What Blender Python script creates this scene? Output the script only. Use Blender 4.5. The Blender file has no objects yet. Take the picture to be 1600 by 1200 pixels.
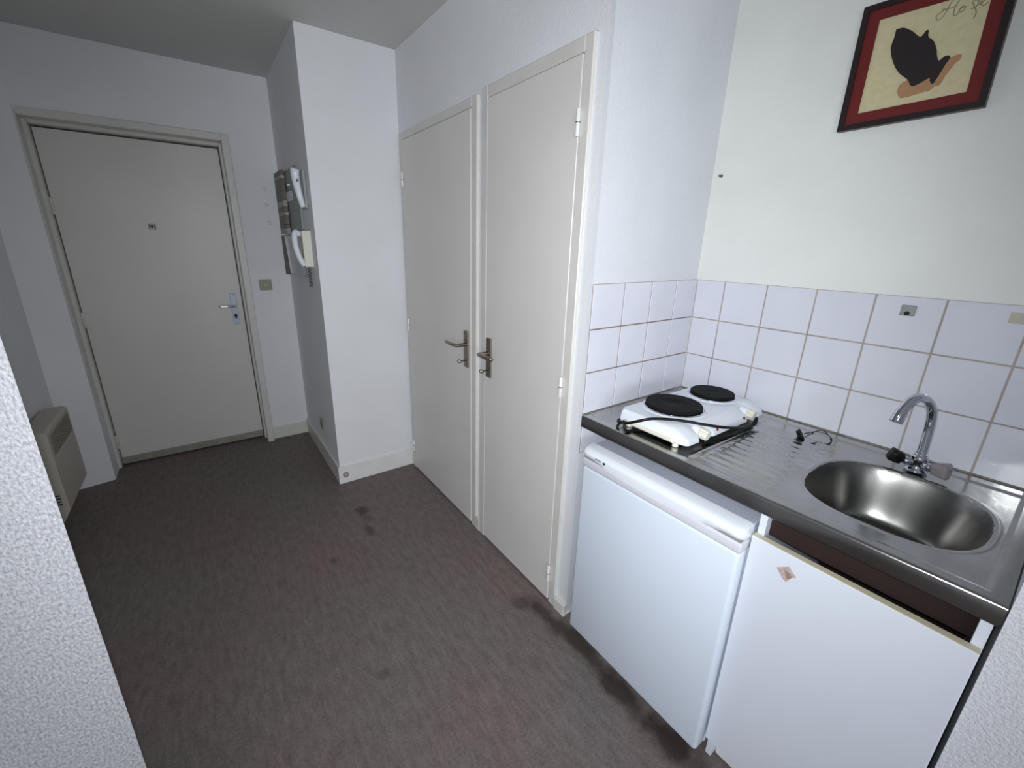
import bpy, bmesh, math, random
from mathutils import Vector, Matrix
random.seed(3)
S = bpy.context.scene
COL = S.collection
PI = math.pi

# ------------------------------------------------------------------ camera
cam = bpy.data.cameras.new('camera'); camo = bpy.data.objects.new('camera', cam); COL.objects.link(camo)
cam.sensor_fit = 'HORIZONTAL'; cam.sensor_width = 36; cam.lens = 36*655.61/1600
cam.shift_x = 16.07/1600; cam.shift_y = -12.90/1600; cam.clip_start = .02
right = Vector((.81798, -.574867, .020886)); down = Vector((-.154096, -.253955, -.954862)); fwd = Vector((.554222, .777838, -.296315))
M = Matrix((right, -down, -fwd)).transposed().to_4x4(); M.translation = Vector((-1.03031, -.94919, 1.46168))
camo.matrix_world = M
S.camera = camo

# ------------------------------------------------------------------ light and exposure
S.view_settings.view_transform = 'Standard'; S.view_settings.look = 'None'
S.view_settings.gamma = 1; S.view_settings.exposure = -0.19
S.view_settings.use_curve_mapping = False
w = bpy.data.worlds.new('daylight'); S.world = w; w.use_nodes = True
w.node_tree.nodes['Background'].inputs[0].default_value = (.62, .75, 1, 1)
w.node_tree.nodes['Background'].inputs[1].default_value = 1.0
WX0, WX1, WZ0, WZ1, WY = -3.7, -1.3, .75, 2.15, -5.9      # window behind the camera
VY0, VY1 = -5.3, -2.9                                      # second window, unseen, added in the left wall to brighten the nook
def area(name, loc, rot, sx, sy, power, color):
    l = bpy.data.lights.new(name, 'AREA'); l.shape = 'RECTANGLE'; l.size = sx; l.size_y = sy
    l.energy = power; l.color = color
    o = bpy.data.objects.new(name, l); COL.objects.link(o); o.location = loc; o.rotation_euler = rot
    return o
# daylight entering through the window of the main room behind the camera
area('window_area_light', ((WX0+WX1)/2, WY-.02, (WZ0+WZ1)/2), (PI/2, 0, 0), WX1-WX0-.1, WZ1-WZ0-.1, 82, (.93, .965, 1.0))
area('window_area_light', (-4.22, (VY0+VY1)/2, (WZ0+WZ1)/2), (PI/2, 0, -PI/2), VY1-VY0-.1, WZ1-WZ0-.1, 42, (.93, .96, 1.0))  # area light of the added left window, for the nook faces

# the phone lamp that was on when the photograph was taken (small, beside the lens, wide beam)
fl_ = bpy.data.lights.new('phone_lamp', 'SPOT'); fl_.energy = 93; fl_.color = (.93, .97, 1.0)
fl_.spot_size = math.radians(140); fl_.spot_blend = 1.0; fl_.shadow_soft_size = .008
flo = bpy.data.objects.new('phone_lamp', fl_); COL.objects.link(flo)
flo.matrix_world = Matrix.Translation(right*-.012-down*.018-fwd*.0) @ M

# ------------------------------------------------------------------ materials
def srgb(c):
    return tuple((x/12.92 if x <= .04045 else ((x+.055)/1.055)**2.4) for x in c)
def mat(name, col, rough=.5, metal=0, bump=None, mottle=None, spec=.5, coat=0, trans=0, stretch=None):
    """bump=(scale,strength,distance); mottle=(scale,amount)"""
    m = bpy.data.materials.new(name); m.use_nodes = True; nt = m.node_tree; N = nt.nodes; L = nt.links
    b = N['Principled BSDF']; c = srgb(col)
    b.inputs['Base Color'].default_value = (*c, 1); b.inputs['Roughness'].default_value = rough
    b.inputs['Metallic'].default_value = metal; b.inputs['Specular IOR Level'].default_value = spec
    b.inputs['Coat Weight'].default_value = coat; b.inputs['Transmission Weight'].default_value = trans
    g = N.new('ShaderNodeNewGeometry'); pos = g.outputs['Position']
    if stretch:
        mp = N.new('ShaderNodeMapping'); mp.inputs['Scale'].default_value = stretch; L.new(pos, mp.inputs['Vector']); pos = mp.outputs[0]
    if mottle:
        n = N.new('ShaderNodeTexNoise'); n.inputs['Scale'].default_value = mottle[0]; n.inputs['Detail'].default_value = 5
        L.new(pos, n.inputs['Vector'])
        mx = N.new('ShaderNodeMix'); mx.data_type = 'RGBA'
        r = N.new('ShaderNodeMapRange'); r.inputs[1].default_value = .35; r.inputs[2].default_value = .7
        L.new(n.outputs['Fac'], r.inputs[0]); L.new(r.outputs[0], mx.inputs['Factor'])
        mx.inputs[6].default_value = (*c, 1)
        mx.inputs[7].default_value = (*[x*(1-mottle[1]*k) for x, k in zip(c, (1, 1.03, 1.08))], 1)
        L.new(mx.outputs[2], b.inputs['Base Color'])
    if bump:
        n = N.new('ShaderNodeTexNoise'); n.inputs['Scale'].default_value = bump[0]; n.inputs['Detail'].default_value = 4
        n.inputs['Roughness'].default_value = .6
        L.new(pos, n.inputs['Vector'])
        bp = N.new('ShaderNodeBump'); bp.inputs['Strength'].default_value = bump[1]; bp.inputs['Distance'].default_value = bump[2]
        L.new(n.outputs['Fac'], bp.inputs['Height']); L.new(bp.outputs[0], b.inputs['Normal'])
    return m
WALLB = mat('wall_paint_bluish', (.875, .887, .91), .7, bump=(130, .35, .003), mottle=(4, .05))
WALL = mat('wall_paint', (.90, .902, .917), .75, bump=(90, .35, .004), mottle=(2.5, .05))
NOOKW = mat('wall_paint_kitchen', (.91, .915, .895), .7, bump=(130, .3, .003), mottle=(4, .06))
COARSE = mat('shaded_roughcast_paint', (.715, .72, .745), .40, bump=(260, .5, .007), mottle=(210, .48), stretch=(1.5, 1, .8))  # near wall's roughcast, darkened in colour for shade the lamps don't cast
STUB = mat('roughcast_white_paint', (.90, .905, .93), .5, bump=(170, .6, .007), mottle=(150, .16))
CEIL = mat('ceiling_paint', (.80, .80, .785), .8, bump=(110, .25, .003), mottle=(2, .05))
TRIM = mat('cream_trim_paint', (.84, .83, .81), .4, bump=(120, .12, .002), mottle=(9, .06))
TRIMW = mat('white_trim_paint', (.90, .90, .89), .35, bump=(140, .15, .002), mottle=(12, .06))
DOORM = mat('cream_door_paint', (.86, .845, .83), .42, bump=(160, .12, .0015), mottle=(3, .05))
DARK = mat('dark_void', (.05, .045, .04), .8)
TILE = mat('white_glazed_ceramic', (.865, .87, .91), .13, bump=(18, .12, .004), mottle=(7, .05))
GROUT = mat('stained_grout', (.70, .66, .62), .9, mottle=(9, .30))
GROUTL = mat('brown_stained_grout', (.58, .50, .46), .9, mottle=(14, .40))
CHROME = mat('chrome', (.80, .81, .84), .07, 1)
STEELL = mat('satin_nickel', (.62, .58, .54), .3, 1)
WPLAST = mat('white_plastic', (.90, .92, .95), .25, coat=.2)
CREAMP = mat('cream_plastic', (.88, .87, .82), .35)
BPLAST = mat('black_plastic', (.015, .015, .02), .5, spec=.3)
FRW = mat('fridge_enamel', (.85, .885, .935), .3, bump=(260, .08, .001))
LAMI = mat('white_laminate', (.865, .885, .925), .35, mottle=(2.5, .04))
EDGEB = mat('cream_edge_band', (.80, .77, .68), .5)
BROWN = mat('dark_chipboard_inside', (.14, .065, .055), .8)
IRON = mat('black_cast_iron', (.035, .028, .03), .75, spec=.25, bump=(300, .2, .001), mottle=(30, .3))
HEATM = mat('heater_beige_metal', (.72, .70, .66), .45)
SWM = mat('olive_beige_plastic', (.58, .57, .50), .4)
FRAME = mat('picture_dark_frame', (.13, .07, .08), .4)
REDM = mat('dark_red_mat', (.42, .07, .065), .7, mottle=(50, .15))
CREAMC = mat('cream_canvas', (.82, .785, .63), .85, mottle=(60, .10))
SILH = mat('near_black_silhouette', (.10, .055, .065), .6)
CUFF = mat('tan_cuff', (.70, .53, .38), .7, mottle=(80, .15))
PENCIL = mat('grey_script_ink', (.55, .52, .43), .8)
GREYP = mat('grey_board', (.56, .585, .58), .45)
STRIPA = mat('brown_printed_strip', (.42, .37, .34), .5, mottle=(45, .45))
STRIPC = mat('olive_printed_strip', (.40, .40, .34), .5, mottle=(60, .4))
STRIPB = mat('pale_printed_strip', (.60, .59, .56), .5)
WHITEP = mat('white_paper', (.90, .90, .95), .7)
REDL = mat('dark_red_indicator', (.42, .05, .09), .2)
PANE = mat('clear_plastic', (.75, .78, .79), .06, trans=.55)
GUM = mat('faded_sticker', (.78, .70, .68), .6, mottle=(150, .3))
RUBBER = mat('black_rubber', (.03, .03, .035), .5)

def steel():
    m = mat('brushed_stainless_steel', (.55, .545, .535), .24, 1); nt = m.node_tree; N = nt.nodes; L = nt.links; b = N['Principled BSDF']
    g = N.new('ShaderNodeNewGeometry')
    n = N.new('ShaderNodeTexNoise'); n.inputs['Scale'].default_value = 5; n.inputs['Detail'].default_value = 3
    L.new(g.outputs['Position'], n.inputs['Vector'])
    r = N.new('ShaderNodeMapRange'); r.inputs[1].default_value = .35; r.inputs[2].default_value = .7
    r.inputs[3].default_value = .15; r.inputs[4].default_value = .24
    L.new(n.outputs['Fac'], r.inputs[0]); L.new(r.outputs[0], b.inputs['Roughness'])
    s = N.new('ShaderNodeTexNoise'); s.inputs['Scale'].default_value = 14; s.inputs['Detail'].default_value = 6
    L.new(g.outputs['Position'], s.inputs['Vector'])
    cr = N.new('ShaderNodeValToRGB'); cr.color_ramp.elements[0].position = .35; cr.color_ramp.elements[0].color = (*srgb((.68, .675, .66)), 1)
    cr.color_ramp.elements[1].position = .65; cr.color_ramp.elements[1].color = (*srgb((.72, .72, .715)), 1)
    L.new(s.outputs['Fac'], cr.inputs[0]); L.new(cr.outputs[0], b.inputs['Base Color'])
    return m
STEEL = steel()
BOWLM = mat('satin_steel_bowl', (.54, .535, .525), .30, 1)

def floor_mat():
    m = bpy.data.materials.new('worn_grey_brown_vinyl'); m.use_nodes = True; nt = m.node_tree; N = nt.nodes; L = nt.links
    b = N['Principled BSDF']; b.inputs['Roughness'].default_value = .55; b.inputs['Specular IOR Level'].default_value = .3
    g = N.new('ShaderNodeNewGeometry'); P = g.outputs['Position']
    def math_(op, a, c=None):
        n = N.new('ShaderNodeMath'); n.operation = op
        for i, v in enumerate((a, c)):
            if v is None: continue
            if isinstance(v, (int, float)): n.inputs[i].default_value = v
            else: L.new(v, n.inputs[i])
        return n.outputs[0]
    def noise(scale, det, vec):
        n = N.new('ShaderNodeTexNoise'); n.inputs['Scale'].default_value = scale; n.inputs['Detail'].default_value = det
        L.new(vec, n.inputs['Vector']); return n.outputs['Fac']
    mp = N.new('ShaderNodeMapping'); mp.inputs['Scale'].default_value = (3.2, 1, 1); L.new(P, mp.inputs['Vector'])
    big = noise(1.6, 6, P); fine = noise(16, 6, mp.outputs[0]); vf = noise(120, 3, P)
    ck = N.new('ShaderNodeTexBrick'); mb = N.new('ShaderNodeMapping'); mb.inputs['Rotation'].default_value = (0, 0, PI/2)
    L.new(P, mb.inputs['Vector']); L.new(mb.outputs[0], ck.inputs['Vector'])
    ck.inputs['Color1'].default_value = (.35, .35, .35, 1); ck.inputs['Color2'].default_value = (.65, .65, .65, 1); ck.inputs['Mortar'].default_value = (.2, .2, .2, 1)
    ck.inputs['Scale'].default_value = 1; ck.inputs['Brick Width'].default_value = .10; ck.inputs['Row Height'].default_value = .018; ck.inputs['Mortar Size'].default_value = .0006
    v = math_('ADD', math_('ADD', .06, math_('MULTIPLY', fine, .32)), math_('ADD', math_('MULTIPLY', vf, .34), math_('MULTIPLY', ck.outputs['Color'], .14)))
    cr = N.new('ShaderNodeValToRGB'); e = cr.color_ramp.elements
    e[0].position = .30; e[0].color = (*srgb((.365, .325, .32)), 1); e[1].position = .62; e[1].color = (*srgb((.52, .485, .475)), 1)
    L.new(v, cr.inputs[0])
    tint = N.new('ShaderNodeMix'); tint.data_type = 'RGBA'; tint.blend_type = 'MULTIPLY'; tint.inputs['Factor'].default_value = 1
    tr = N.new('ShaderNodeValToRGB'); te = tr.color_ramp.elements
    te[0].position = .38; te[0].color = (1.0, .90, .90, 1); te[1].position = .60; te[1].color = (.93, .97, .96, 1)
    L.new(big, tr.inputs[0]); L.new(cr.outputs[0], tint.inputs[6]); L.new(tr.outputs[0], tint.inputs[7])
    # soaked-in stains: (x, y, radius x, radius y, strength)
    dist = noise(14, 4, P)
    sep = N.new('ShaderNodeSeparateXYZ'); L.new(P, sep.inputs[0])
    tot = None
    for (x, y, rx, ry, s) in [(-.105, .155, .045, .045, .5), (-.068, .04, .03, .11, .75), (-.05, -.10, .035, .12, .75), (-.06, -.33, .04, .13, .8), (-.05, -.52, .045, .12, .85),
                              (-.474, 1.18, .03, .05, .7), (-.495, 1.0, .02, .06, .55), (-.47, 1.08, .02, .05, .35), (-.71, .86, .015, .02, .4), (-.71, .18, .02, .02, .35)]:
        dx = math_('DIVIDE', math_('SUBTRACT', sep.outputs[0], x), rx); dy = math_('DIVIDE', math_('SUBTRACT', sep.outputs[1], y), ry)
        d = math_('SQRT', math_('ADD', math_('MULTIPLY', dx, dx), math_('MULTIPLY', dy, dy)))
        d = math_('ADD', d, math_('MULTIPLY', math_('SUBTRACT', dist, .5), 2.2))
        r = N.new('ShaderNodeMapRange'); r.inputs[1].default_value = 1.35; r.inputs[2].default_value = .55; r.inputs[3].default_value = 0; r.inputs[4].default_value = s
        L.new(d, r.inputs[0])
        tot = r.outputs[0] if tot is None else math_('MAXIMUM', tot, r.outputs[0])
    st = N.new('ShaderNodeMix'); st.data_type = 'RGBA'; L.new(tot, st.inputs['Factor']); L.new(tint.outputs[2], st.inputs[6])
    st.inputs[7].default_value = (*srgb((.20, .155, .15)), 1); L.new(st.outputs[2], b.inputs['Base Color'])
    bp = N.new('ShaderNodeBump'); bp.inputs['Strength'].default_value = .25; bp.inputs['Distance'].default_value = .002
    L.new(fine, bp.inputs['Height']); L.new(bp.outputs[0], b.inputs['Normal'])
    return m
FLOOR = floor_mat()

# ------------------------------------------------------------------ helpers (all coordinates below are world metres)
WL = {}
def empty(name, loc, label, cat, group=None, kind=None):
    o = bpy.data.objects.new(name, None); COL.objects.link(o); o.location = loc; o.empty_display_size = .05
    WL[o] = Vector(loc); tag(o, label, cat, group, kind); return o
def tag(o, label=None, cat=None, group=None, kind=None):
    if label: o['label'] = label
    if cat: o['category'] = cat
    if group: o['group'] = group
    if kind: o['kind'] = kind
    return o
def obj(name, bm, m, parent=None, smooth=False, label=None, cat=None, kind=None, group=None, origin=None):
    bmesh.ops.recalc_face_normals(bm, faces=bm.faces)
    off = WL.get(parent, Vector((0, 0, 0))) if parent else Vector((0, 0, 0))
    org = Vector(origin) if origin else off
    me = bpy.data.meshes.new(name); bm.transform(Matrix.Translation(-org)); bm.to_mesh(me); bm.free()
    for p in me.polygons: p.use_smooth = smooth
    me.materials.append(m)
    o = bpy.data.objects.new(name, me); COL.objects.link(o)
    if parent: o.parent = parent
    o.location = org-off; WL[o] = org
    tag(o, label, cat, group, kind); return o
def autosmooth(o, ang=35):
    for p in o.data.polygons: p.use_smooth = True
    me = o.data; bm = bmesh.new(); bm.from_mesh(me)
    for e in bm.edges:
        if len(e.link_faces) == 2 and e.calc_face_angle(0) > math.radians(ang): e.smooth = False
    bm.to_mesh(me); bm.free(); return o
def box(x0, x1, y0, y1, z0, z1, bev=0, seg=2, bm=None):
    t = bmesh.new(); bmesh.ops.create_cube(t, size=1)
    for v in t.verts: v.co = Vector(((x0+x1)/2+v.co.x*(x1-x0), (y0+y1)/2+v.co.y*(y1-y0), (z0+z1)/2+v.co.z*(z1-z0)))
    if bev: bmesh.ops.bevel(t, geom=t.edges[:], offset=bev, segments=seg, profile=.5, affect='EDGES')
    return merge(bm, t)
def merge(bm, t):
    if bm is None: return t
    me = bpy.data.meshes.new('tmp'); t.to_mesh(me); t.free(); bm.from_mesh(me); bpy.data.meshes.remove(me); return bm
def cyl(p0, p1, r0, r1=None, n=20, bev=0, bm=None):
    p0 = Vector(p0); p1 = Vector(p1); r1 = r0 if r1 is None else r1; d = p1-p0
    t = bmesh.new(); bmesh.ops.create_cone(t, cap_ends=True, segments=n, radius1=r0, radius2=r1, depth=d.length)
    if bev: bmesh.ops.bevel(t, geom=[e for e in t.edges if any(len(f.verts) > 4 for f in e.link_faces)], offset=bev, segments=2, profile=.5, affect='EDGES')
    t.transform(Matrix.Translation((p0+p1)/2) @ d.to_track_quat('Z', 'Y').to_matrix().to_4x4())
    return merge(bm, t)
def sphere(c, r, sc=(1, 1, 1), n=16, bm=None):
    t = bmesh.new(); bmesh.ops.create_uvsphere(t, u_segments=n, v_segments=n//2, radius=r)
    for v in t.verts: v.co = Vector(c)+Vector((v.co.x*sc[0], v.co.y*sc[1], v.co.z*sc[2]))
    return merge(bm, t)
def catmull(pts, n=6):
    P = [Vector(p) for p in pts]; P = [2*P[0]-P[1]]+P+[2*P[-1]-P[-2]]; out = []
    for i in range(1, len(P)-2):
        for k in range(n):
            t = k/n; a, b, c, d = P[i-1:i+3]
            out.append(.5*((2*b)+(c-a)*t+(2*a-5*b+4*c-d)*t*t+(3*b-a-3*c+d)*t**3))
    out.append(P[-2]); return out
def tube(pts, r, n=10, spline=True, bm=None, sub=6):
    P = catmull(pts, sub) if spline else [Vector(p) for p in pts]
    R = r if callable(r) else (lambda t: r)
    t = bm if bm is not None else bmesh.new(); rings = []; up = None
    for i, p in enumerate(P):
        d = (P[min(i+1, len(P)-1)]-P[max(i-1, 0)]).normalized()
        if up is None: up = d.orthogonal().normalized()
        up = (up-d*up.dot(d)).normalized(); s = d.cross(up); rr = R(i/(len(P)-1))
        rings.append([t.verts.new(p+(up*math.cos(2*PI*k/n)+s*math.sin(2*PI*k/n))*rr) for k in range(n)])
    for a, b in zip(rings, rings[1:]):
        for k in range(n): t.faces.new((a[k], a[(k+1) % n], b[(k+1) % n], b[k]))
    t.faces.new(rings[0][::-1]); t.faces.new(rings[-1]); return t
def loft(rings, bm=None, cap=True):
    t = bm if bm is not None else bmesh.new(); n = len(rings[0])
    V = [[t.verts.new(p) for p in r] for r in rings]
    for a, b in zip(V, V[1:]):
        for k in range(n): t.faces.new((a[k], a[(k+1) % n], b[(k+1) % n], b[k]))
    if cap: t.faces.new(V[0][::-1]); t.faces.new(V[-1])
    return t
def lathe(prof, c, axis='z', n=32, bm=None):
    rings = []
    for (r, h) in prof:
        ring = []
        for k in range(n):
            a = 2*PI*k/n; u, v = r*math.cos(a), r*math.sin(a)
            ring.append(Vector(c)+{'z': Vector((u, v, h)), 'y': Vector((u, h, v)), 'x': Vector((h, u, v))}[axis])
        rings.append(ring)
    return loft(rings, bm)
def prism_x(poly, x0, x1, bm=None):            # polygon given in (y, z)
    return loft([[Vector((x0, y, z)) for y, z in poly], [Vector((x1, y, z)) for y, z in poly]], bm)
def prism_y(poly, y0, y1, bm=None):            # polygon given in (x, z)
    return loft([[Vector((x, y0, z)) for x, z in poly], [Vector((x, y1, z)) for x, z in poly]], bm)
def rrect(cx, cy, hx, hy, r, n=6):
    out = []
    for sx, sy, a0 in ((1, 1, 0), (-1, 1, PI/2), (-1, -1, PI), (1, -1, 3*PI/2)):
        for k in range(n+1):
            a = a0+PI/2*k/n; out.append((cx+sx*(hx-r)+r*math.cos(a), cy+sy*(hy-r)+r*math.sin(a)))
    return out
def hexa(a, b):                               # two quads (4 points each) -> solid
    return loft([[Vector(p) for p in a], [Vector(p) for p in b]])
def struct(name, bm, m, label, cat, parent=None, smooth=False):
    return obj(name, bm, m, parent, smooth, label, cat if not parent else None, 'structure')

H = 2.4355; NX = .5916; PX = -.4924; PY = 1.5343; LX = -1.82
# ------------------------------------------------------------------ room shell
struct('floor', box(-4.4, 1.0, -6.2, 2.9, -.12, 0), FLOOR, 'worn grey-brown patterned vinyl floor with dark stains by the fridge', 'floor')
struct('ceiling', box(-4.4, 1.0, -6.2, 2.9, H, H+.12), CEIL, 'dull off-white painted ceiling', 'ceiling')
# far wall with the entrance door (slightly out of plumb, like the real one)
fl = hexa([(LX-.05, 2.30, 0), (-1.655, 2.347, 0), (-1.655, 2.75, 0), (LX-.05, 2.75, 0)], [(LX-.05, 2.40, H), (-1.665, 2.42, H), (-1.665, 2.75, H), (LX-.05, 2.75, H)])
fr = hexa([(-.775, 2.467, 0), (.02, 2.467, 0), (.02, 2.75, 0), (-.775, 2.75, 0)], [(-.765, 2.425, H), (.02, 2.427, H), (.02, 2.75, H), (-.765, 2.75, H)])
ft = hexa([(-1.672, 2.412, 2.06), (-.762, 2.43, 2.06), (-.762, 2.75, 2.06), (-1.672, 2.75, 2.06)], [(-1.672, 2.42, H), (-.762, 2.425, H), (-.762, 2.75, H), (-1.672, 2.75, H)])
bm = merge(fl, fr); bm = merge(bm, ft)
struct('wall_front', bm, WALL, 'off-white painted far wall around the entrance door', 'wall')
struct('wall_left', box(LX-.12, LX, -.02, 2.5, 0, H), WALL, 'shaded off-white wall behind the electric heater', 'wall')
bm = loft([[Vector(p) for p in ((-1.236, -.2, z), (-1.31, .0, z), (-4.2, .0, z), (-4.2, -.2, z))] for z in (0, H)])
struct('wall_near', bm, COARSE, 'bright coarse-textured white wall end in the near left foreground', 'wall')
# closet wall (plane x = 0) with two door openings
F1 = (.69, 1.508, 2.037); F2 = (.0625, .655, 2.0475)
bm = box(0, .06, .02, PY+.02, 2.049, H); box(0, .06, F1[0], PY+.02, F1[2], 2.049, bm=bm)
box(0, .06, .02, F2[0], 0, 2.049, bm=bm); box(0, .06, F2[1], F1[0], 0, 2.049, bm=bm); box(0, .06, F1[1], PY+.02, 0, F1[2], bm=bm)
box(.06, .12, .02, 2.5, 0, H, bm=bm)
struct('wall_right', bm, WALL, 'off-white closet wall that holds the two closet doors', 'wall')
struct('wall_column', box(PX, .06, PY, 2.6, 0, H), WALL, 'white boxed-out column between the entrance door and the closet doors', 'wall')
# kitchen nook
nl = struct('wall_nook_left', box(.0, NX+.3, .004, .02, 0, H), WALLB, 'short white nook wall left of the hotplate, tiled at the bottom', 'wall')
nb = struct('wall_nook_back', box(NX+.004, NX+.12, -1.15, .01, 0, H), NOOKW, 'off-white kitchen nook back wall with picture and white tiles', 'wall')
struct('wall_nook_right', box(0.0, NX+.12, -1.25, -.9925, 0, H), STUB, 'white textured wall stub right of the sink unit', 'wall')
struct('wall_right_rear', box(0, .2, -6.2, -1.25, 0, H), WALL, 'white wall of the main room beside the camera', 'wall')
struct('wall_left_rear', box(-4.3, -4.2, VY1, 0, 0, H, bm=box(-4.3, -4.2, -6.1, VY0, 0, H, bm=box(-4.3, -4.2, VY0, VY1, 0, WZ0, bm=box(-4.3, -4.2, VY0, VY1, WZ1, H)))), WALL, 'white wall on the far left of the main room', 'wall')
bm = box(-4.2, WX0, WY-.12, WY, 0, H); box(WX1, .2, WY-.12, WY, 0, H, bm=bm); box(WX0, WX1, WY-.12, WY, 0, WZ0, bm=bm); box(WX0, WX1, WY-.12, WY, WZ1, H, bm=bm)
struct('wall_back', bm, WALL, 'white window wall behind the camera', 'wall')
wn = empty('window_1', ((WX0+WX1)/2, WY-.05, WZ0), 'white framed window behind the camera', 'window', kind='structure')
bm = box(WX0, WX1, WY-.1, WY-.05, WZ0, WZ0+.05); box(WX0, WX1, WY-.1, WY-.05, WZ1-.05, WZ1, bm=bm)
for x in (WX0, (WX0+WX1)/2-.03, WX1-.06): box(x, x+.06, WY-.1, WY-.05, WZ0+.05, WZ1-.05, bm=bm)
obj('window_frame', bm, TRIMW, wn)
wn = empty('added_window', (-4.25, (VY0+VY1)/2, WZ0), 'added unseen white framed window in the left wall, lighting the nook', 'window', kind='structure')
bm = box(-4.3, -4.25, VY0, VY1, WZ0, WZ0+.05); box(-4.3, -4.25, VY0, VY1, WZ1-.05, WZ1, bm=bm)
for y in (VY0, (VY0+VY1)/2-.03, VY1-.06): box(-4.3, -4.25, y, y+.06, WZ0+.05, WZ1-.05, bm=bm)
obj('window_frame', bm, TRIMW, wn)

# ------------------------------------------------------------------ tiles
def rnd(): return random.uniform(-.0006, .0006)
G = .0021
def tile_mesh(w, h, ax):
    t = box(-w/2, w/2, 0, .006, -h/2, h/2, .0012, 1) if ax == 'y' else box(0, .006, -w/2, w/2, -h/2, h/2, .0012, 1)
    bmesh.ops.recalc_face_normals(t, faces=t.faces)
    me = bpy.data.meshes.new('tile'); t.to_mesh(me); t.free(); me.materials.append(TILE); return me
cache = {}
def tile(wall, a0, a1, z0, z1, ax):
    w, h = round(a1-a0-2*G, 4), round(z1-z0-2*G, 4)
    if (w, h, ax) not in cache: cache[(w, h, ax)] = tile_mesh(w, h, ax)
    o = bpy.data.objects.new('tile', cache[(w, h, ax)]); COL.objects.link(o); o.parent = wall
    c = (a0+a1)/2
    o.location = Vector((c, 0, (z0+z1)/2)) if ax == 'y' else Vector((NX, c, (z0+z1)/2))
    o.location += Vector((0, rnd(), 0)) if ax == 'y' else Vector((rnd(), 0, 0))
    o.rotation_euler = (rnd()*4, 0, rnd()*4) if ax == 'y' else (0, rnd()*4, rnd()*4)
rows = [(.90, 1.05), (1.05, 1.20), (1.20, 1.35)]
xs = [.0, .1565, .3065, .4565, NX]; ys = [0, -.113, -.263, -.413, -.563, -.713, -.863, -.991]
for z0, z1 in rows:
    for a, b in zip(xs, xs[1:]): tile(nl, a, b, z0, z1, 'y')
    for a, b in zip(ys, ys[1:]): tile(nb, b, a, z0, z1, 'x')
for a, b in zip(xs, xs[1:]): tile(nl, a, b, .75, .90, 'y')
obj('grout', box(.001, NX, .0022, .0062, .75, 1.349), GROUTL, nl); obj('grout', box(NX+.0022, NX+.0062, -.991, 0, .75, 1.349), GROUT, nb)

# ------------------------------------------------------------------ baseboards and trims
struct('baseboard_front', box(-.778, PX+.01, 2.452, 2.475, 0, .092, .003), TRIM, 'cream baseboard to the right of the entrance door', 'baseboard')
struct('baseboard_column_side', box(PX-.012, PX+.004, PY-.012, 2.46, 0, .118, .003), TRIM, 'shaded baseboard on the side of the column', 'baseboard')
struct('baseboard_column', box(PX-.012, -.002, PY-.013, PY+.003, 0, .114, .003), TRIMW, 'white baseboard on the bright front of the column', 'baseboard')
struct('baseboard_right', box(-.018, .002, .0, .062, 0, .055, .004), TRIM, 'short chipped baseboard block beside the fridge', 'baseboard')
struct('baseboard_middle', box(-.016, .002, .655, .69, 0, .075, .004), TRIM, 'tiny baseboard block between the two closet doors', 'baseboard')
struct('baseboard_corner', box(-.014, .002, 1.508, PY-.012, 0, .075, .003), TRIM, 'tiny baseboard block in the corner by the column', 'baseboard')
bm = lathe([(.0005, -.016), (.012, -.015), (.0165, -.009), (.018, 0)], (-.462, PY-.013, .06), 'y', 20)
obj('door_stop', bm, mat('grey_rubber', (.62, .60, .57), .6), None, True, 'small round grey bumper on the corner of the column baseboard', 'door stop')

# ------------------------------------------------------------------ entrance door
d1 = empty('door_1', (-1.22, 2.55, 0), 'cream entrance door with peephole and white lever plate', 'door', kind='structure')
def ring_y(x0, x1, x2, x3, y0, y1, zi, zo, bm=None, bev=.004):   # frame: outer x0..x3, inner x1..x2
    bm = box(x0, x1, y0, y1, 0, zo, bev, 1, bm=bm); box(x2, x3, y0, y1, 0, zo, bev, 1, bm=bm); box(x1-.002, x2+.002, y0, y1, zi, zo, bev, 1, bm=bm); return bm
bm = ring_y(-1.690, -1.657, -.790, -.748, 2.412, 2.50, 2.040, 2.082)
bm = ring_y(-1.690, -1.640, -.802, -.76, 2.50, 2.62, 2.022, 2.07, bm)
obj('door_frame', bm, TRIM, d1)
obj('door_leaf', box(-1.636, -.8065, 2.552, 2.592, .012, 2.014, .002, 1), DOORM, d1)
obj('door_backing', box(-1.68, -.77, 2.62, 2.66, 0, 2.08), DARK, d1)
obj('weather_bar', box(-1.63, -.808, 2.541, 2.552, .010, .058, .003), mat('dull_aluminium_bar', (.60, .60, .56), .5, mottle=(20, .2)), d1, label='dull grey metal draught bar')
for z in (1.62, .98, .17):
    obj('hinge', cyl((-1.637, 2.547, z-.045), (-1.637, 2.547, z+.045), .007, bev=.002), TRIM, d1, True)
pv = obj('peephole_plate', box(-1.236, -1.2, 2.546, 2.553, 1.512, 1.544, .002), mat('pewter', (.42, .41, .40), .35, .6), d1)
obj('peephole_lens', cyl((-1.218, 2.5455, 1.528), (-1.218, 2.552, 1.528), .008), BPLAST, pv)
obj('peephole_slot', box(-1.232, -1.2285, 2.5452, 2.55, 1.516, 1.54), BPLAST, pv); obj('peephole_slot', box(-1.2075, -1.204, 2.5452, 2.55, 1.516, 1.54), BPLAST, pv)
pl = obj('handle_plate', box(-.878, -.838, 2.543, 2.553, .888, 1.106, .005), mat('pale_blue_white_plate', (.78, .82, .90), .3), d1, label='pale bluish-white lock plate')
bm = cyl((-.856, 2.55, 1.022), (-.856, 2.495, 1.022), .009, bev=.001); tube([(-.856, 2.492, 1.022), (-.90, 2.492, 1.022), (-.948, 2.494, 1.022)], .0085, bm=bm)
obj('lever', bm, CHROME, pl, True)
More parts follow.
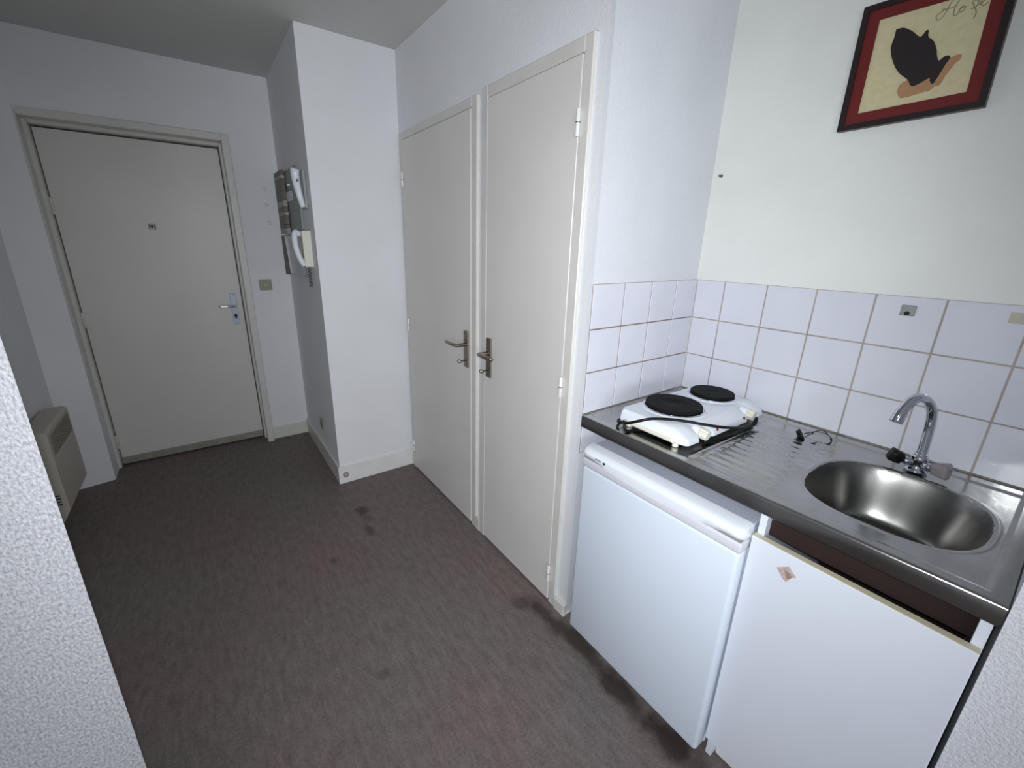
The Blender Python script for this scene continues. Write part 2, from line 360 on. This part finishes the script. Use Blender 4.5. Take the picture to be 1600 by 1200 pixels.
bm = cyl((-.858, 2.553, .952), (-.858, 2.532, .952), .010, bev=.001); box(-.862, -.854, 2.53, 2.545, .93, .952, .002, bm=bm)
obj('cylinder_lock', bm, BPLAST, pl)
obj('screw', cyl((-.857, 2.545, 1.094), (-.857, 2.541, 1.094), .003, n=8), BPLAST, pl); obj('screw', cyl((-.859, 2.545, .90), (-.859, 2.541, .90), .003, n=8), BPLAST, pl)

# ------------------------------------------------------------------ closet doors
def closet(name, F, y0, y1, zt, label, plate_y, hinge_y, hinge_z, lev_dir):
    d = empty(name, (0, (F[0]+F[1])/2, 0), label, 'door', kind='structure')
    a, b, zo = F; pr = -.013
    bm = box(pr, .05, a, y0, .0, zo, .003, 1); box(pr, .05, y1, b, 0, zo, .003, 1, bm=bm); box(pr, .05, y0-.002, y1+.002, zt, zo, .003, 1, bm=bm)
    obj('door_frame', bm, TRIM, d)
    obj('door_leaf', box(-.0145, .022, y0+.0025, y1-.0025, .010, zt-.003, .002, 1), DOORM, d)
    for z in hinge_z:
        h = obj('hinge', cyl((-.020, hinge_y, z-.038), (-.020, hinge_y, z+.038), .0068, bev=.002), TRIMW, d, True)
        obj('hinge_ring', cyl((-.020, hinge_y, z-.001), (-.020, hinge_y, z+.002), .0074), STEELL, h, True)
    p = obj('handle_plate', box(-.024, -.0135, plate_y-.0195, plate_y+.0195, .885, 1.068, .004), STEELL, d, label='satin nickel long plate')
    bm = cyl((-.014, plate_y, 1.0), (-.072, plate_y, 1.0), .0085, bev=.001)
    tube([(-.072, plate_y-.003*lev_dir, 1.0), (-.076, plate_y+.05*lev_dir, .999), (-.074, plate_y+.105*lev_dir, 1.0)], .0085, bm=bm)
    obj('lever', bm, STEELL, p, True)
    k = cyl((-.022, plate_y, .92), (-.046, plate_y, .92), .0025, n=10)
    tube([(-.046+.0*i, plate_y, .92) if 0 else (-.057+.011*math.cos(2*PI*i/14), plate_y+.007*math.sin(2*PI*i/14)*.9, .92+.006*math.sin(2*PI*i/14)) for i in range(15)], .0018, 8, False, bm=k)
    obj('key', k, mat('dark_key_metal', (.20, .19, .18), .35, .8), p, True)
    obj('screw', cyl((-.025, plate_y, 1.056), (-.0235, plate_y, 1.056), .0028, n=8), BPLAST, p)
    return d
closet('door_2', F1, .735, 1.462, 2.0, 'farther and wider cream closet door next to the white column', .773, 1.465, (1.80, .985, .165), 1)
closet('door_3', F2, .1005, .612, 2.006, 'nearer narrow cream closet door next to the kitchen nook', .575, .1005, (1.822, .976, .148), -1)
# ------------------------------------------------------------------ small wall fittings
s = empty('light_switch', (-.657, 2.44, 1.165), 'square olive-beige light switch beside the entrance door', 'switch')
obj('switch_plate', box(-.6955, -.6185, 2.437, 2.448, 1.128, 1.202, .003), SWM, s)
obj('rocker', box(-.675, -.638, 2.432, 2.438, 1.147, 1.183, .003), mat('olive_rocker', (.61, .60, .53), .35), s)
for (x, z, nm) in ((-.585, 1.785, 'highest'), (-.588, 1.69, 'middle'), (-.582, 1.575, 'lowest')):
    obj('wall_filler_spot', lathe([(.0005, -.0012), (.006, -.001), (.010, 0)], (x, 2.444-.018*(z-1)/1.4, z), 'y', 12), TRIMW, None, True,
        '%s of three small white filler dabs on the wall right of the entrance door' % nm, 'filler spot')
s = empty('wall_socket', (PX, 1.885, .28), 'small beige socket low on the shaded side of the column', 'socket')
obj('socket_plate', box(PX-.012, PX-.001, 1.845, 1.925, .242, .318, .004), SWM, s)
obj('socket_recess', cyl((PX-.0125, 1.885, .28), (PX-.006, 1.885, .28), .02), mat('socket_dark_beige', (.40, .38, .32), .5), s)
# grey board with printed strip
t = empty('message_board', (PX, 2.2, 1.70), 'flat grey board with a brown printed strip on the side of the column', 'board')
obj('board_panel', box(PX-.012, PX-.001, 1.78, 2.20, 1.525, 1.865, .002), GREYP, t)
zz = [1.872, 1.845, 1.825, 1.755, 1.70, 1.665, 1.635, 1.615, 1.56, 1.54, 1.505]
for i, (a, b) in enumerate(zip(zz, zz[1:])):
    obj('strip_panel', box(PX-.040, PX-.016, 2.115+.002*(i % 3), 2.345, b+.001, a, .001, 1), [STRIPA, STRIPB, STRIPC, STRIPC, STRIPB, STRIPA, STRIPB, STRIPC, STRIPA, STRIPB][i], t)
obj('paper_tag', hexa([(PX-.0135, 2.15, 1.749), (PX-.0135, 1.95, 1.742), (PX-.0135, 1.94, 1.690), (PX-.0135, 2.14, 1.694)], [(PX-.015, 2.15, 1.749), (PX-.015, 1.95, 1.742), (PX-.015, 1.94, 1.690), (PX-.015, 2.14, 1.694)]),
    WHITEP, None, False, 'small white paper label on the grey board left of the upper handset', 'label')
obj('wall_hook', cyl((PX-.012, 2.0, 1.780), (PX-.028, 2.0, 1.776), .008, .006, bev=.002), TRIMW, None, True, 'small white knob hook above the paper label on the grey board', 'hook')
# upper handset: long white handle shape on a slim cradle
s = empty('upper_handset', (PX, 1.62, 1.74), 'long white handset on the column side, above the lower intercom', 'handset')
obj('wall_cradle', box(PX-.016, PX-.001, 1.61, 1.70, 1.628, 1.82, .006), mat('grey_white_plastic', (.62, .64, .63), .4), s)
P = [(PX-.044, 1.622, 1.820), (PX-.047, 1.628, 1.80), (PX-.045, 1.625, 1.745), (PX-.038, 1.62, 1.690), (PX-.026, 1.625, 1.635)]
obj('handset_grip', tube(P, lambda q: .0225-.010*max(0, q-.15) if q > .04 else .013, 14), WPLAST, s, True)
obj('grip_button', box(PX-.050, PX-.040, 1.596, 1.605, 1.755, 1.768, .001, 1), mat('grey_button', (.42, .43, .43), .5), s)
# glossy letter holder
s = empty('letter_holder', (PX, 2.0, 1.36), 'glossy metal letter holder left of the lower intercom handset', 'letter holder')
obj('back_plate', box(PX-.010, PX-.001, 1.80, 2.20, 1.26, 1.50, .002), GREYP, s)
rng = lambda z, d: [Vector((PX-.010-d*max(0, math.sin(PI*k/20))**.55, 2.205-(2.205-1.83)*k/20, z)) for k in range(21)]
bm = loft([rng(1.268, .048), rng(1.38, .052), rng(1.488, .058)])
autosmooth(obj('curved_pocket', bm, mat('glossy_pale_sheet', (.70, .72, .73), .12, .35, coat=1), s), 60)
obj('pocket_edge', box(PX-.060, PX-.005, 2.207, 2.217, 1.25, 1.495, .002), mat('dark_grey_edge', (.30, .29, .28), .5), s)
for y in (1.90, 2.02): obj('clip', cyl((PX-.03, y, 1.485), (PX-.03, y, 1.508), .011, bev=.003), CHROME, s, True)
obj('letters', box(PX-.034, PX-.02, 1.86, 1.99, 1.33, 1.500, .001), WHITEP, s)
# lower intercom
s = empty('intercom_phone', (PX, 1.52, 1.41), 'cream wall intercom with white curved handset low on the column side', 'intercom')
obj('intercom_body', hexa([(PX-.001, 1.64, 1.325), (PX-.001, 1.72, 1.32), (PX-.001, 1.72, 1.515), (PX-.001, 1.64, 1.515)], [(PX-.044, 1.64, 1.325), (PX-.044, 1.72, 1.32), (PX-.044, 1.72, 1.515), (PX-.044, 1.64, 1.515)]), CREAMP, s)
P = [(PX-.044, 1.705, 1.497), (PX-.066, 1.70, 1.507), (PX-.075, 1.69, 1.475), (PX-.073, 1.68, 1.42), (PX-.060, 1.67, 1.365), (PX-.042, 1.66, 1.330)]
obj('intercom_handset', tube(P, .0155, 14), WPLAST, s, True)
obj('intercom_button', box(PX-.0465, PX-.042, 1.65, 1.662, 1.372, 1.382, .001, 1), BPLAST, s)
obj('speaker_slot', box(PX-.0455, PX-.043, 1.672, 1.680, 1.38, 1.485), mat('dark_brown_slot', (.30, .20, .16), .6), s)
obj('coiled_cord', tube([(PX-.02+.008*math.cos(i*1.4), 1.67+.010*math.sin(i*1.4), 1.322-i*.0035) for i in range(32)], .0035, 6, False), mat('grey_cord', (.36, .36, .35), .5), s, True)

# electric heater
h = empty('electric_heater', (LX+.05, 1.9, .15), 'beige wall-mounted electric convector heater half hidden behind the near wall', 'heater')
HX0, HX1, HY0, HY1, HZ0, HZ1 = LX+.012, -1.72, 1.70, 2.11, .125, .592
prof = [(HX0, HZ0+.01), (HX1-.03, HZ0), (HX1, HZ0+.055), (HX1, HZ1-.012), (HX1-.01, HZ1), (HX0, HZ1)]
obj('heater_case', prism_y(prof, HY0, HY1), HEATM, h)
for i in range(9):
    z = HZ1-.035-i*.0115
    obj('louver', box(HX1-.001, HX1+.005, HY0+.03, HY1-.03, z, z+.005), mat('heater_louver', (.60, .58, .54), .5) if i == 0 else bpy.data.materials['heater_louver'], h)
for i in range(4): obj('side_vent', box(HX0+.035, HX1-.02, HY0-.0015, HY0+.002, .215+i*.016, .221+i*.016), DARK, h)
obj('wall_bracket', box(LX, HX0+.002, HY0+.05, HY1-.05, .25, .5), DARK, h)

# ------------------------------------------------------------------ picture
X = NX+.004
p = empty('picture_frame', (X-.01, -.52, 1.94), 'framed picture of dark praying hands on cream with dark red border, above the tiles', 'picture')
O = [(-.3705, 2.105), (-.371, 1.802), (-.6675, 1.805), (-.6615, 2.098)]
def inset(q, d):
    c = Vector((sum(a for a, b in q)/4, sum(b for a, b in q)/4)); return [(a+(d if a < c.x else -d), b+(d if b < c.y else -d)) for a, b in q]
def frame_ring(q0, q1, x0, x1):
    t = bmesh.new(); n = 4
    A = [[t.verts.new((x, a, b)) for a, b in q] for x in (x0, x1) for q in (q0, q1)]
    o0, i0, o1, i1 = A
    for k in range(n):
        j = (k+1) % n
        for f in ((o0[k], o0[j], i0[j], i0[k]), (o1[k], i1[k], i1[j], o1[j]), (o0[k], o1[k], o1[j], o0[j]), (i0[k], i0[j], i1[j], i1[k])): t.faces.new(f)
    return t
Q1 = inset(O, .0145); Q2 = inset(O, .0405)
obj('frame_border', frame_ring(O, Q1, X-.020, X-.0005), FRAME, p)
obj('red_mat', frame_ring(Q1, Q2, X-.016, X-.001), REDM, p)
obj('canvas', prism_x(Q2, X-.013, X-.001), CREAMC, p)
HANDS = [(-0.453, 2.03), (-0.469, 2.028), (-0.489, 2.014), (-0.508, 1.996), (-0.516, 2.006), (-0.521, 2.006), (-0.524, 1.992), (-0.537, 1.978), (-0.547, 1.958), (-0.551, 1.944), (-0.558, 1.93), (-0.567, 1.937), (-0.575, 1.936), (-0.578, 1.93), (-0.573, 1.92), (-0.568, 1.903), (-0.563, 1.888), (-0.558, 1.879), (-0.551, 1.888), (-0.549, 1.895), (-0.536, 1.889), (-0.522, 1.884), (-0.514, 1.887), (-0.505, 1.902), (-0.483, 1.923), (-0.467, 1.947), (-0.455, 1.974), (-0.451, 1.992), (-0.453, 2.012)]
CUFFA = [(-0.505, 1.902), (-0.514, 1.887), (-0.524, 1.883), (-0.536, 1.889), (-0.549, 1.895), (-0.553, 1.885), (-0.558, 1.879), (-0.563, 1.875), (-0.558, 1.868), (-0.551, 1.863), (-0.549, 1.866), (-0.537, 1.864), (-0.522, 1.862), (-0.502, 1.861), (-0.494, 1.867), (-0.489, 1.883), (-0.492, 1.895)]
CUFFB = [(-0.562, 1.887), (-0.568, 1.903), (-0.575, 1.923), (-0.582, 1.932), (-0.592, 1.934), (-0.598, 1.931), (-0.597, 1.922), (-0.59, 1.916), (-0.584, 1.904), (-0.577, 1.889), (-0.574, 1.878), (-0.569, 1.873), (-0.562, 1.877)]
def flat_poly(pts, x0, x1):
    q = [Vector((0, a, b)) for a, b in pts]; q = q+[q[0]]; pts = [(v.y, v.z) for v in catmull(q, 4)][:-1]
    t = prism_x(pts, x0, x1); bmesh.ops.triangulate(t, faces=[f for f in t.faces if len(f.verts) > 4]); return t
obj('hands_silhouette', flat_poly(HANDS, X-.0155, X-.0128), SILH, p)
obj('tan_cuff', flat_poly(CUFFA, X-.0148, X-.0128), CUFF, p); obj('tan_cuff', flat_poly(CUFFB, X-.0148, X-.0128), CUFF, p)
strokes = [[(-.546, 2.043), (-.538, 2.04), (-.529, 2.034), (-.531, 2.025), (-.538, 2.024), (-.545, 2.035), (-.549, 2.050), (-.553, 2.058)], [(-.537, 2.044), (-.549, 2.042), (-.558, 2.042), (-.563, 2.050), (-.566, 2.057)],
           [(-.566, 2.057), (-.560, 2.040), (-.561, 2.025), (-.566, 2.022), (-.569, 2.028)], [(-.569, 2.03), (-.575, 2.026), (-.579, 2.032), (-.574, 2.038), (-.569, 2.031), (-.575, 2.036), (-.582, 2.034)],
           [(-.600, 2.004), (-.601, 2.018), (-.590, 2.040), (-.594, 2.043), (-.601, 2.038), (-.598, 2.028), (-.590, 2.027)], [(-.600, 2.030), (-.607, 2.033), (-.612, 2.040), (-.608, 2.043), (-.605, 2.033), (-.611, 2.026), (-.619, 2.031)]]
bm = None
for st in strokes: bm = tube([(X-.0132, a, b) for a, b in st], .0010, 6, True, bm=bm, sub=4)
obj('script_lettering', bm, PENCIL, p)
obj('wall_plug', cyl((X+.001, -.0305, 1.7216), (X-.006, -.0305, 1.7216), .0045, bev=.001, bm=cyl((X, -.022, 1.723), (X-.003, -.022, 1.723), .0035)), mat('grey_plug', (.28, .29, .31), .5), None, False, 'tiny dark wall plug on the nook wall left of the picture', 'wall plug')
s = empty('blank_fitting', (NX, -.641, 1.311), 'small grey square plate with a black hole on the top tile above the tap', 'wall fitting')
obj('square_plate', box(NX-.006, NX+.001, -.6575, -.6255, 1.2965, 1.3255, .002), mat('grey_metal_plate', (.55, .56, .56), .4, .4), s)
obj('dark_hole', cyl((NX-.0075, -.641, 1.303), (NX-.003, -.641, 1.303), .0062), BPLAST, s)
obj('glue_residue', box(NX-.0012, NX+.001, -.862, -.8275, 1.305, 1.331, .0005, 1), mat('glue_beige', (.74, .72, .66), .6), None, False, 'faint beige glue square on the top tile far right', 'glue residue')

# ------------------------------------------------------------------ fridge
f = empty('small_fridge', (.25, -.33, 0), 'white undercounter fridge with a wide moulded door handle strip', 'fridge')
FY0, FY1 = -.596, -.066
obj('fridge_body', box(.006, .54, FY0+.003, FY1-.003, .03, .800, .006), FRW, f)
obj('fridge_top', box(-.006, .545, FY0+.001, FY1-.001, .798, .816, .004), mat('fridge_top_grey_white', (.74, .76, .82), .4), f)
obj('door_seal', box(-.002, .008, FY0+.012, FY1-.012, .06, .80), mat('grey_seal', (.45, .46, .48), .6), f)
d = obj('fridge_door', box(-.053, -.002, FY0, FY1, .050, .750, .010, 3), FRW, f)
autosmooth(d)
# handle strip: lower lip, recess and rounded top cap
d2 = obj('handle_strip', box(-.055, -.003, FY0-.0015, FY1+.0015, .750, .780, .006, 3), mat('lilac_white_strip', (.82, .82, .85), .35), f); autosmooth(d2)
prof = [(-.004, .787), (-.050, .787), (-.0565, .791), (-.059, .799), (-.058, .807), (-.052, .8135), (-.036, .8175), (-.005, .8205)]
n = 28; rings = []
def cap_ring(y, s=1.0, dip=0.0):
    r = []
    for x, z in prof: r.append(Vector((-.004+(x+.004)*s, y, (z-.803)*(1 if s == 1 else .94)+.803 - (dip if z < .793 and x < -.01 else 0))))
    return r
L0, L1 = FY0, FY1
ysl = [L0-.0015, L0+.004, L0+.012]+[L0+.012+(L1-L0-.024)*i/n for i in range(1, n)]+[L1-.012, L1-.004, L1+.0015]
for i, y in enumerate(ysl):
    e = min(y-ysl[0], ysl[-1]-y); s_ = .80 if e < .001 else (.93 if e < .008 else 1.0)
    u = (y-L0)/(L1-L0); dip = .020*math.sin(PI*(u-.11)/.78)**.5 if .11 < u < .89 else 0
    rings.append(cap_ring(y, s_, dip))
cc_ = obj('handle_cap', loft(rings), WPLAST, f, True); autosmooth(cc_, 50)
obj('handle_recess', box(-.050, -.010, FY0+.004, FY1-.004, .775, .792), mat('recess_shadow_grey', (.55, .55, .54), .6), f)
lg = obj('badge_bar', box(-.0600, -.0580, -.150, -.125, .7995, .8015), mat('dark_blue_print', (.08, .09, .16), .4), f, label='tiny dark printed badge bar')
obj('badge_dot', cyl((-.0605, -.162, .7985), (-.0580, -.162, .7985), .0042, n=14), mat('dark_blue_print_dot', (.08, .09, .16), .4), f)
obj('leveling_foot', cyl((.03, FY1-.05, 0), (.03, FY1-.05, .032), .016), BPLAST, f); obj('leveling_foot', cyl((.03, FY0+.05, 0), (.03, FY0+.05, .032), .016), BPLAST, f)
obj('compressor_base', box(.09, .50, FY0+.02, FY1-.02, .004, .03), DARK, f)

# ------------------------------------------------------------------ cabinet
c = empty('sink_cabinet', (.28, -.795, 0), 'white low cabinet under the sink with a dark gap above its door', 'cabinet')
CY0, CY1 = -.985, -.6025
obj('cabinet_side', box(.004, .56, CY1-.016, CY1, .01, .862, .0008, 1), LAMI, c); obj('cabinet_side', box(.004, .56, CY0+.001, CY0+.017, .01, .862, .0008, 1), LAMI, c)
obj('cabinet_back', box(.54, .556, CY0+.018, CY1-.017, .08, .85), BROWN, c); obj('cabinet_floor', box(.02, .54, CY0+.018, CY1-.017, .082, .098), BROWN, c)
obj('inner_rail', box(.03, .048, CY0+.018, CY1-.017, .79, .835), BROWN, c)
dd = obj('cabinet_door', box(-.016, .002, CY0+.002, CY1+.002, .088, .7955, .0015, 1), LAMI, c)
obj('edge_band', box(-.0155, .0015, CY0+.0025, CY1+.0015, .7952, .7972), EDGEB, dd, label='cream top edge of the door')
obj('plinth', box(.030, .046, CY0+.018, CY1-.017, .005, .081, .003), TRIMW, c)
st = obj('torn_sticker', prism_x([(-.6664, .7479), (-.6887, .7662), (-.7069, .7489), (-.699, .742), (-.6906, .7235), (-.682, .728)], -.0172, -.0162), GUM, None, False, 'small torn pinkish sticker on the white cabinet door', 'sticker')
obj('sticker_stain', prism_x([(-.682, .751), (-.692, .752), (-.699, .742), (-.690, .732)], -.0176, -.0171), mat('brown_sticker_stain', (.58, .49, .46), .7), st)

# ------------------------------------------------------------------ stainless sink top (one pressed sheet)
k = empty('sink_worktop', (.29, -.5, .87), 'stainless steel worktop with oval sink bowl and ribbed drainer', 'worktop')
SX0, SX1, SY0, SY1 = -.0, NX-.003, -.990, -.001
BCX, BCY, BA, BB, BN = .268, -.776, .182, .166, 2.7
def ss(a, b, x):
    t = max(0, min(1, (x-a)/(b-a))); return t*t*(3-2*t)
def bowl(x, y):
    q = (abs((x-BCX)/BA)**BN+abs((y-BCY)/BB)**BN)**(1/BN); return q
def hz(x, y):
    z = 0.0
    # rim bead along the edges, recessed centre panel
    e = min(x-SX0, SX1-x-.012, SY1-y+.0, y-SY0)
    z -= .003*ss(.024, .032, min(x-SX0, SY1-y+.02, y-SY0)) * 1
    if x > .535: z += .004*ss(.535, .547, x)
    # flat platform under the hotplate separated by a raised bar at y = -.37
    z += .0035*math.exp(-((y+.385)/.009)**2)*ss(.035, .06, x)*(1-ss(.49, .52, x))
    # drainer ribs
    if -.60 < y < -.40:
        a = ss(-.40, -.415, y)*ss(-.60, -.575, y)*ss(.055, .07, x)*(1-ss(.47, .49, x))
        bq = bowl(x, y); a *= ss(1.08, 1.16, bq)
        z += a*.0028*(.5+.5*math.cos((x-.06)/.037*2*PI))
    q = bowl(x, y)
    if q < 1.06:
        z += .0008*math.exp(-((q-1.035)/.02)**2)
    if q < 1.0:
        d = 1-q; D = .150
        wall = ss(0, .30, d)**.85; z -= D*(.90*wall+.10*min(1, d/.9))
        r = math.hypot(x-.29, y-BCY)
        z -= .004*(1-ss(.036, .042, r))
    return .8985+z
nx, ny = 230, 380
def warp(lo, hi, n): return [lo+(hi-lo)*i/n for i in range(n+1)]
gx, gy = warp(SX0+.002, SX1, nx), warp(SY0, SY1, ny)
bm = bmesh.new(); V = [[bm.verts.new((x, y, hz(x, y))) for y in gy] for x in gx]
b2 = bmesh.new(); V2 = {}
def v2(i, j):
    if (i, j) not in V2: V2[(i, j)] = b2.verts.new((gx[i], gy[j], hz(gx[i], gy[j])))
    return V2[(i, j)]
for i in range(nx):
    for j in range(ny):
        if bowl((gx[i]+gx[i+1])/2, (gy[j]+gy[j+1])/2) < .985: b2.faces.new((v2(i, j), v2(i+1, j), v2(i+1, j+1), v2(i, j+1)))
        else: bm.faces.new((V[i][j], V[i+1][j], V[i+1][j+1], V[i][j+1]))
bmesh.ops.delete(bm, geom=[v for v in bm.verts if not v.link_faces], context='VERTS')
obj('steel_sheet', bm, STEEL, k, True)
obj('sink_bowl', b2, BOWLM, k, True)
fp = [(.006, .8982), (-.001, .8985), (-.0045, .8960), (-.006, .892), (-.006, .857), (-.004, .855), (.006, .855)]
obj('front_apron', prism_y(fp, SY0, SY1+.0), STEEL, k, False)
for q in k.children:
    if q.name.startswith('front_apron'): autosmooth(q, 40)
dr = obj('drain_strainer', lathe([(.0005, .003), (.012, .0025), (.030, .0015), (.035, .003), (.037, .0)], (.29, BCY, .7455), 'z', 28), CHROME, k, True)
obj('support_frame', box(.01, .58, -.988, -.6235, .866, .872, bm=box(.02, .57, -.60, -.01, .858, .868)), DARK, k) if 0 else None
bm = box(NX-.0035, NX-.0002, SY0, -.002, .8985, .9035)
obj('silicone_joint', bm, mat('dirty_silicone', (.52, .50, .47), .6, mottle=(40, .4)), k)
obj('silicone_joint', box(.004, NX-.004, -.003, -.0002, .8982, .9015), bpy.data.materials['dirty_silicone'], k)

# ------------------------------------------------------------------ tap
t = empty('mixer_tap', (.49, -.773, .90), 'chrome gooseneck mixer tap behind the sink bowl', 'tap')
B = Vector((.49, -.773, .899))
obj('tap_body', lathe([(.024, 0), (.0245, .004), (.018, .009), (.0165, .024), (.0185, .030), (.0175, .042), (.0135, .047)], B, 'z', 28), CHROME, t, True)
P = [(.49, -.773, .94), (.496, -.772, .97), (.503, -.769, 1.02), (.498, -.7645, 1.067), (.472, -.753, 1.099), (.44, -.740, 1.110), (.413, -.729, 1.098), (.397, -.722, 1.070)]
obj('spout', tube(P, .0110, 16, sub=8), CHROME, t, True)
obj('aerator', cyl((.400, -.7232, 1.078), (.391, -.7195, 1.046), .0128, .0138, 20, .0015), CHROME, t, True)
obj('spout_collar', cyl((.49, -.773, .938), (.4905, -.773, .95), .0150, .0142, 20, .002), CHROME, t, True)
def lobed(c, d, L, r0, r1, lobes=5, depth=.12, n=40):
    d = Vector(d).normalized(); u = d.orthogonal().normalized(); v = d.cross(u); rings = []
    for s_, r in ((0, r0), (.12, r0*1.06), (.5, (r0+r1)/2*1.03), (.85, r1), (.97, r1*.88), (1, r1*.6)):
        rings.append([Vector(c)+d*L*s_+(u*math.cos(2*PI*i/n)+v*math.sin(2*PI*i/n))*r*(1-depth*.5*(1-math.cos(lobes*2*PI*i/n))) for i in range(n)])
    return loft(rings)
obj('valve_stem', cyl((.485, -.767, .918), (.4725, -.738, .927), .0115, .010), CHROME, t, True)
obj('valve_stem', cyl((.486, -.779, .918), (.4755, -.806, .924), .0115, .011), CHROME, t, True)
obj('hot_knob', lobed((.4735, -.741, .926), (-.35, .85, .30), .028, .0175, .0205, 4, .16), BPLAST, t, True, label='black lobed tap knob')
cold = obj('cold_knob', lobed((.4765, -.803, .9235), (-.10, -.95, .14), .034, .017, .0245, 4, .14), mat('smoky_clear_plastic', (.63, .60, .62), .12, trans=.35), t, True, label='smoky translucent tap knob')
obj('blue_dot', sphere((.465, -.822, .942), .0040), mat('dark_blue_dot', (.10, .10, .42), .3), cold, True)

# ------------------------------------------------------------------ plug with chain
s = empty('sink_plug', (.47, -.515, .90), 'black rubber sink plug with a thin chain on the drainer', 'plug')
obj('plug_stopper', lathe([(.0135, .0), (.0165, .006), (.020, .008), (.020, .0125), (.010, .014), (.0005, .0145)], (0, 0, 0), 'z', 24).copy() if 0 else
    (lambda b: (b.transform(Matrix.Translation((.452, -.505, .9085)) @ Matrix.Rotation(math.radians(62), 4, Vector((.8, .5, 0)))), b)[1])(lathe([(.0135, -.007), (.0155, 0), (.0185, .002), (.0185, .006), (.010, .0075), (.0005, .008)], (0, 0, 0), 'z', 24)), RUBBER, s, True)
P = [(.468, -.511, .909), (.495, -.507, .903), (.535, -.511, .8985), (.568, -.528, .9035), (.548, -.556, .8985), (.515, -.572, .898), (.478, -.572, .897), (.470, -.553, .897), (.452, -.547, .897), (.437, -.540, .897)]
cp = catmull(P, 12); bm = None; acc = 0; last = cp[0]
bm = tube(P, .0008, 6, True, sub=10)
for q in cp:
    if (q-last).length > .0046: bm = sphere(q, .0021, n=8, bm=bm); last = q
obj('bead_chain', bm, mat('tarnished_chain', (.22, .22, .24), .35, .8), s, True, kind=None)

# ------------------------------------------------------------------ hotplate
hp = empty('double_hotplate', (.30, -.25, .90), 'white double electric hotplate with two black plates on the steel worktop', 'hotplate')
X0, X1, YB = .047, .528, -.112
KX = (.152, .440)
def yfront(x, s):        # front outline; s: 0 bottom, 1 top
    u = (x-X0)/(X1-X0); y = -.366
    lob = math.exp(-((x-(X0+.030))/.034)**4)+math.exp(-((x-(X1-.025))/.034)**4)
    y -= -.002*lob
    for kx in KX: y += .030*math.exp(-((x-kx)/.028)**4)
    top = -.300-.012*lob+.0*u
    top += -.022*math.sin(PI*u)**2
    return y*(1-s)+top*s
def outline(z, s, ins):
    pts = []; nn = 90; x0, x1 = X0+ins, X1-ins
    r = .02
    for i in range(nn+1):
        a = i/nn; x = x0+(x1-x0)*a
        e = min(x-x0, x1-x); rr = r-math.sqrt(max(0, r*r-(r-e)**2)) if e < r else 0
        pts.append(Vector((x, yfront(x, s)+rr, z)))
    for i in range(31):
        x = x1-(x1-x0)*i/30; e = min(x-x0, x1-x); rr = .012-math.sqrt(max(0, .012**2-(.012-e)**2)) if e < .012 else 0
        pts.append(Vector((x, YB-ins*.6-rr, z)))
    return pts
bm = loft([outline(.914, 0, .002), outline(.918, 0, 0), outline(.932, .12, .001), outline(.944, .55, .003), outline(.950, .82, .006), outline(.9535, 1.0, .010)])
autosmooth(obj('enamel_body', bm, WPLAST, hp), 30)
for (cx, cy, r) in ((.2062, -.211, .090), (.4352, -.2163, .0735)):
    obj('raised_collar', lathe([(r+.014, -.002), (r+.010, .0025), (r+.005, .0035), (r-.002, .0035), (r-.002, -.002)], (cx, cy, .953), 'z', 56), WPLAST, hp, True)
    obj('steel_ring', lathe([(r+.006, .003), (r+.0055, .0065), (r+.002, .0075), (r-.004, .003)], (cx, cy, .953), 'z', 56), CHROME, hp, True)
    autosmooth(obj('cooking_plate', lathe([(r-.006, .0), (r-.003, .006), (r, .008), (r, .014), (r-.002, .0165), (r*.6, .0165), (r*.25, .0162), (r*.22, .0148), (.0005, .0148)], (cx, cy, .955), 'z', 56), IRON, hp), 30)
for kx, lx in zip(KX, (.218, .385)):
    kb = obj('knob_collar', cyl((kx, -.322, .932), (kx, -.347, .930), .0185, .0165, 24, .002), WPLAST, hp, True)
    obj('control_knob', lobed((kx, -.345, .9295), (0, -1, -.10), .026, .0185, .0175, 10, .10), CREAMP, hp, False)
    obj('indicator_light', sphere((lx, -.3605, .9275), .0068, (1, .55, 1), 12), REDL, hp, True)
obj('end_strip', loft([[Vector((X0-.006+a, y, .918+b)) for a, b in ((0, -.004), (.012, -.009), (.016, 0), (.012, .007), (.002, .006))] for y in (-.145, -.16, -.24, -.31, -.325)]), CREAMP, hp, True, label='cream strip along the left end')
for x, y in ((X0+.018, -.150), (X0+.014, -.322), (X1-.03, -.150), (X1-.03, -.322)): obj('foot', cyl((x, y, .8965), (x, y, .916), .0095, .0085, 18, .002), CREAMP, hp, True)
obj('base_pan', box(X0+.03, X1-.03, -.315, -.145, .908, .916, .002), BPLAST, hp)
# cord draped round the hotplate
P = [(.10, -.100, .903), (.060, -.108, .905), (.033, -.130, .912), (.024, -.155, .922), (.021, -.180, .930), (.026, -.215, .949), (.050, -.242, .960), (.0985, -.280, .9600), (.127, -.313, .9585), (.155, -.350, .9560), (.185, -.382, .953), (.235, -.388, .941), (.286, -.388, .928), (.345, -.388, .915), (.385, -.389, .914), (.402, -.389, .925), (.415, -.386, .931), (.425, -.384, .922), (.415, -.384, .908), (.36, -.382, .903), (.25, -.378, .903), (.15, -.360, .903)]
obj('power_cord', tube(P, .0045, 10, sub=8), BPLAST, hp, True, label='black power cord looped round the hotplate')
P = [(.024, -.155, .926), (.012, -.168, .925), (.009, -.175, .912), (.016, -.180, .9035), (.05, -.19, .902), (.10, -.235, .902), (.14, -.30, .902), (.12, -.33, .902)]
obj('power_cord', tube(P, .0045, 10, sub=8), BPLAST, hp, True, label='black cord end tucked under the hotplate')
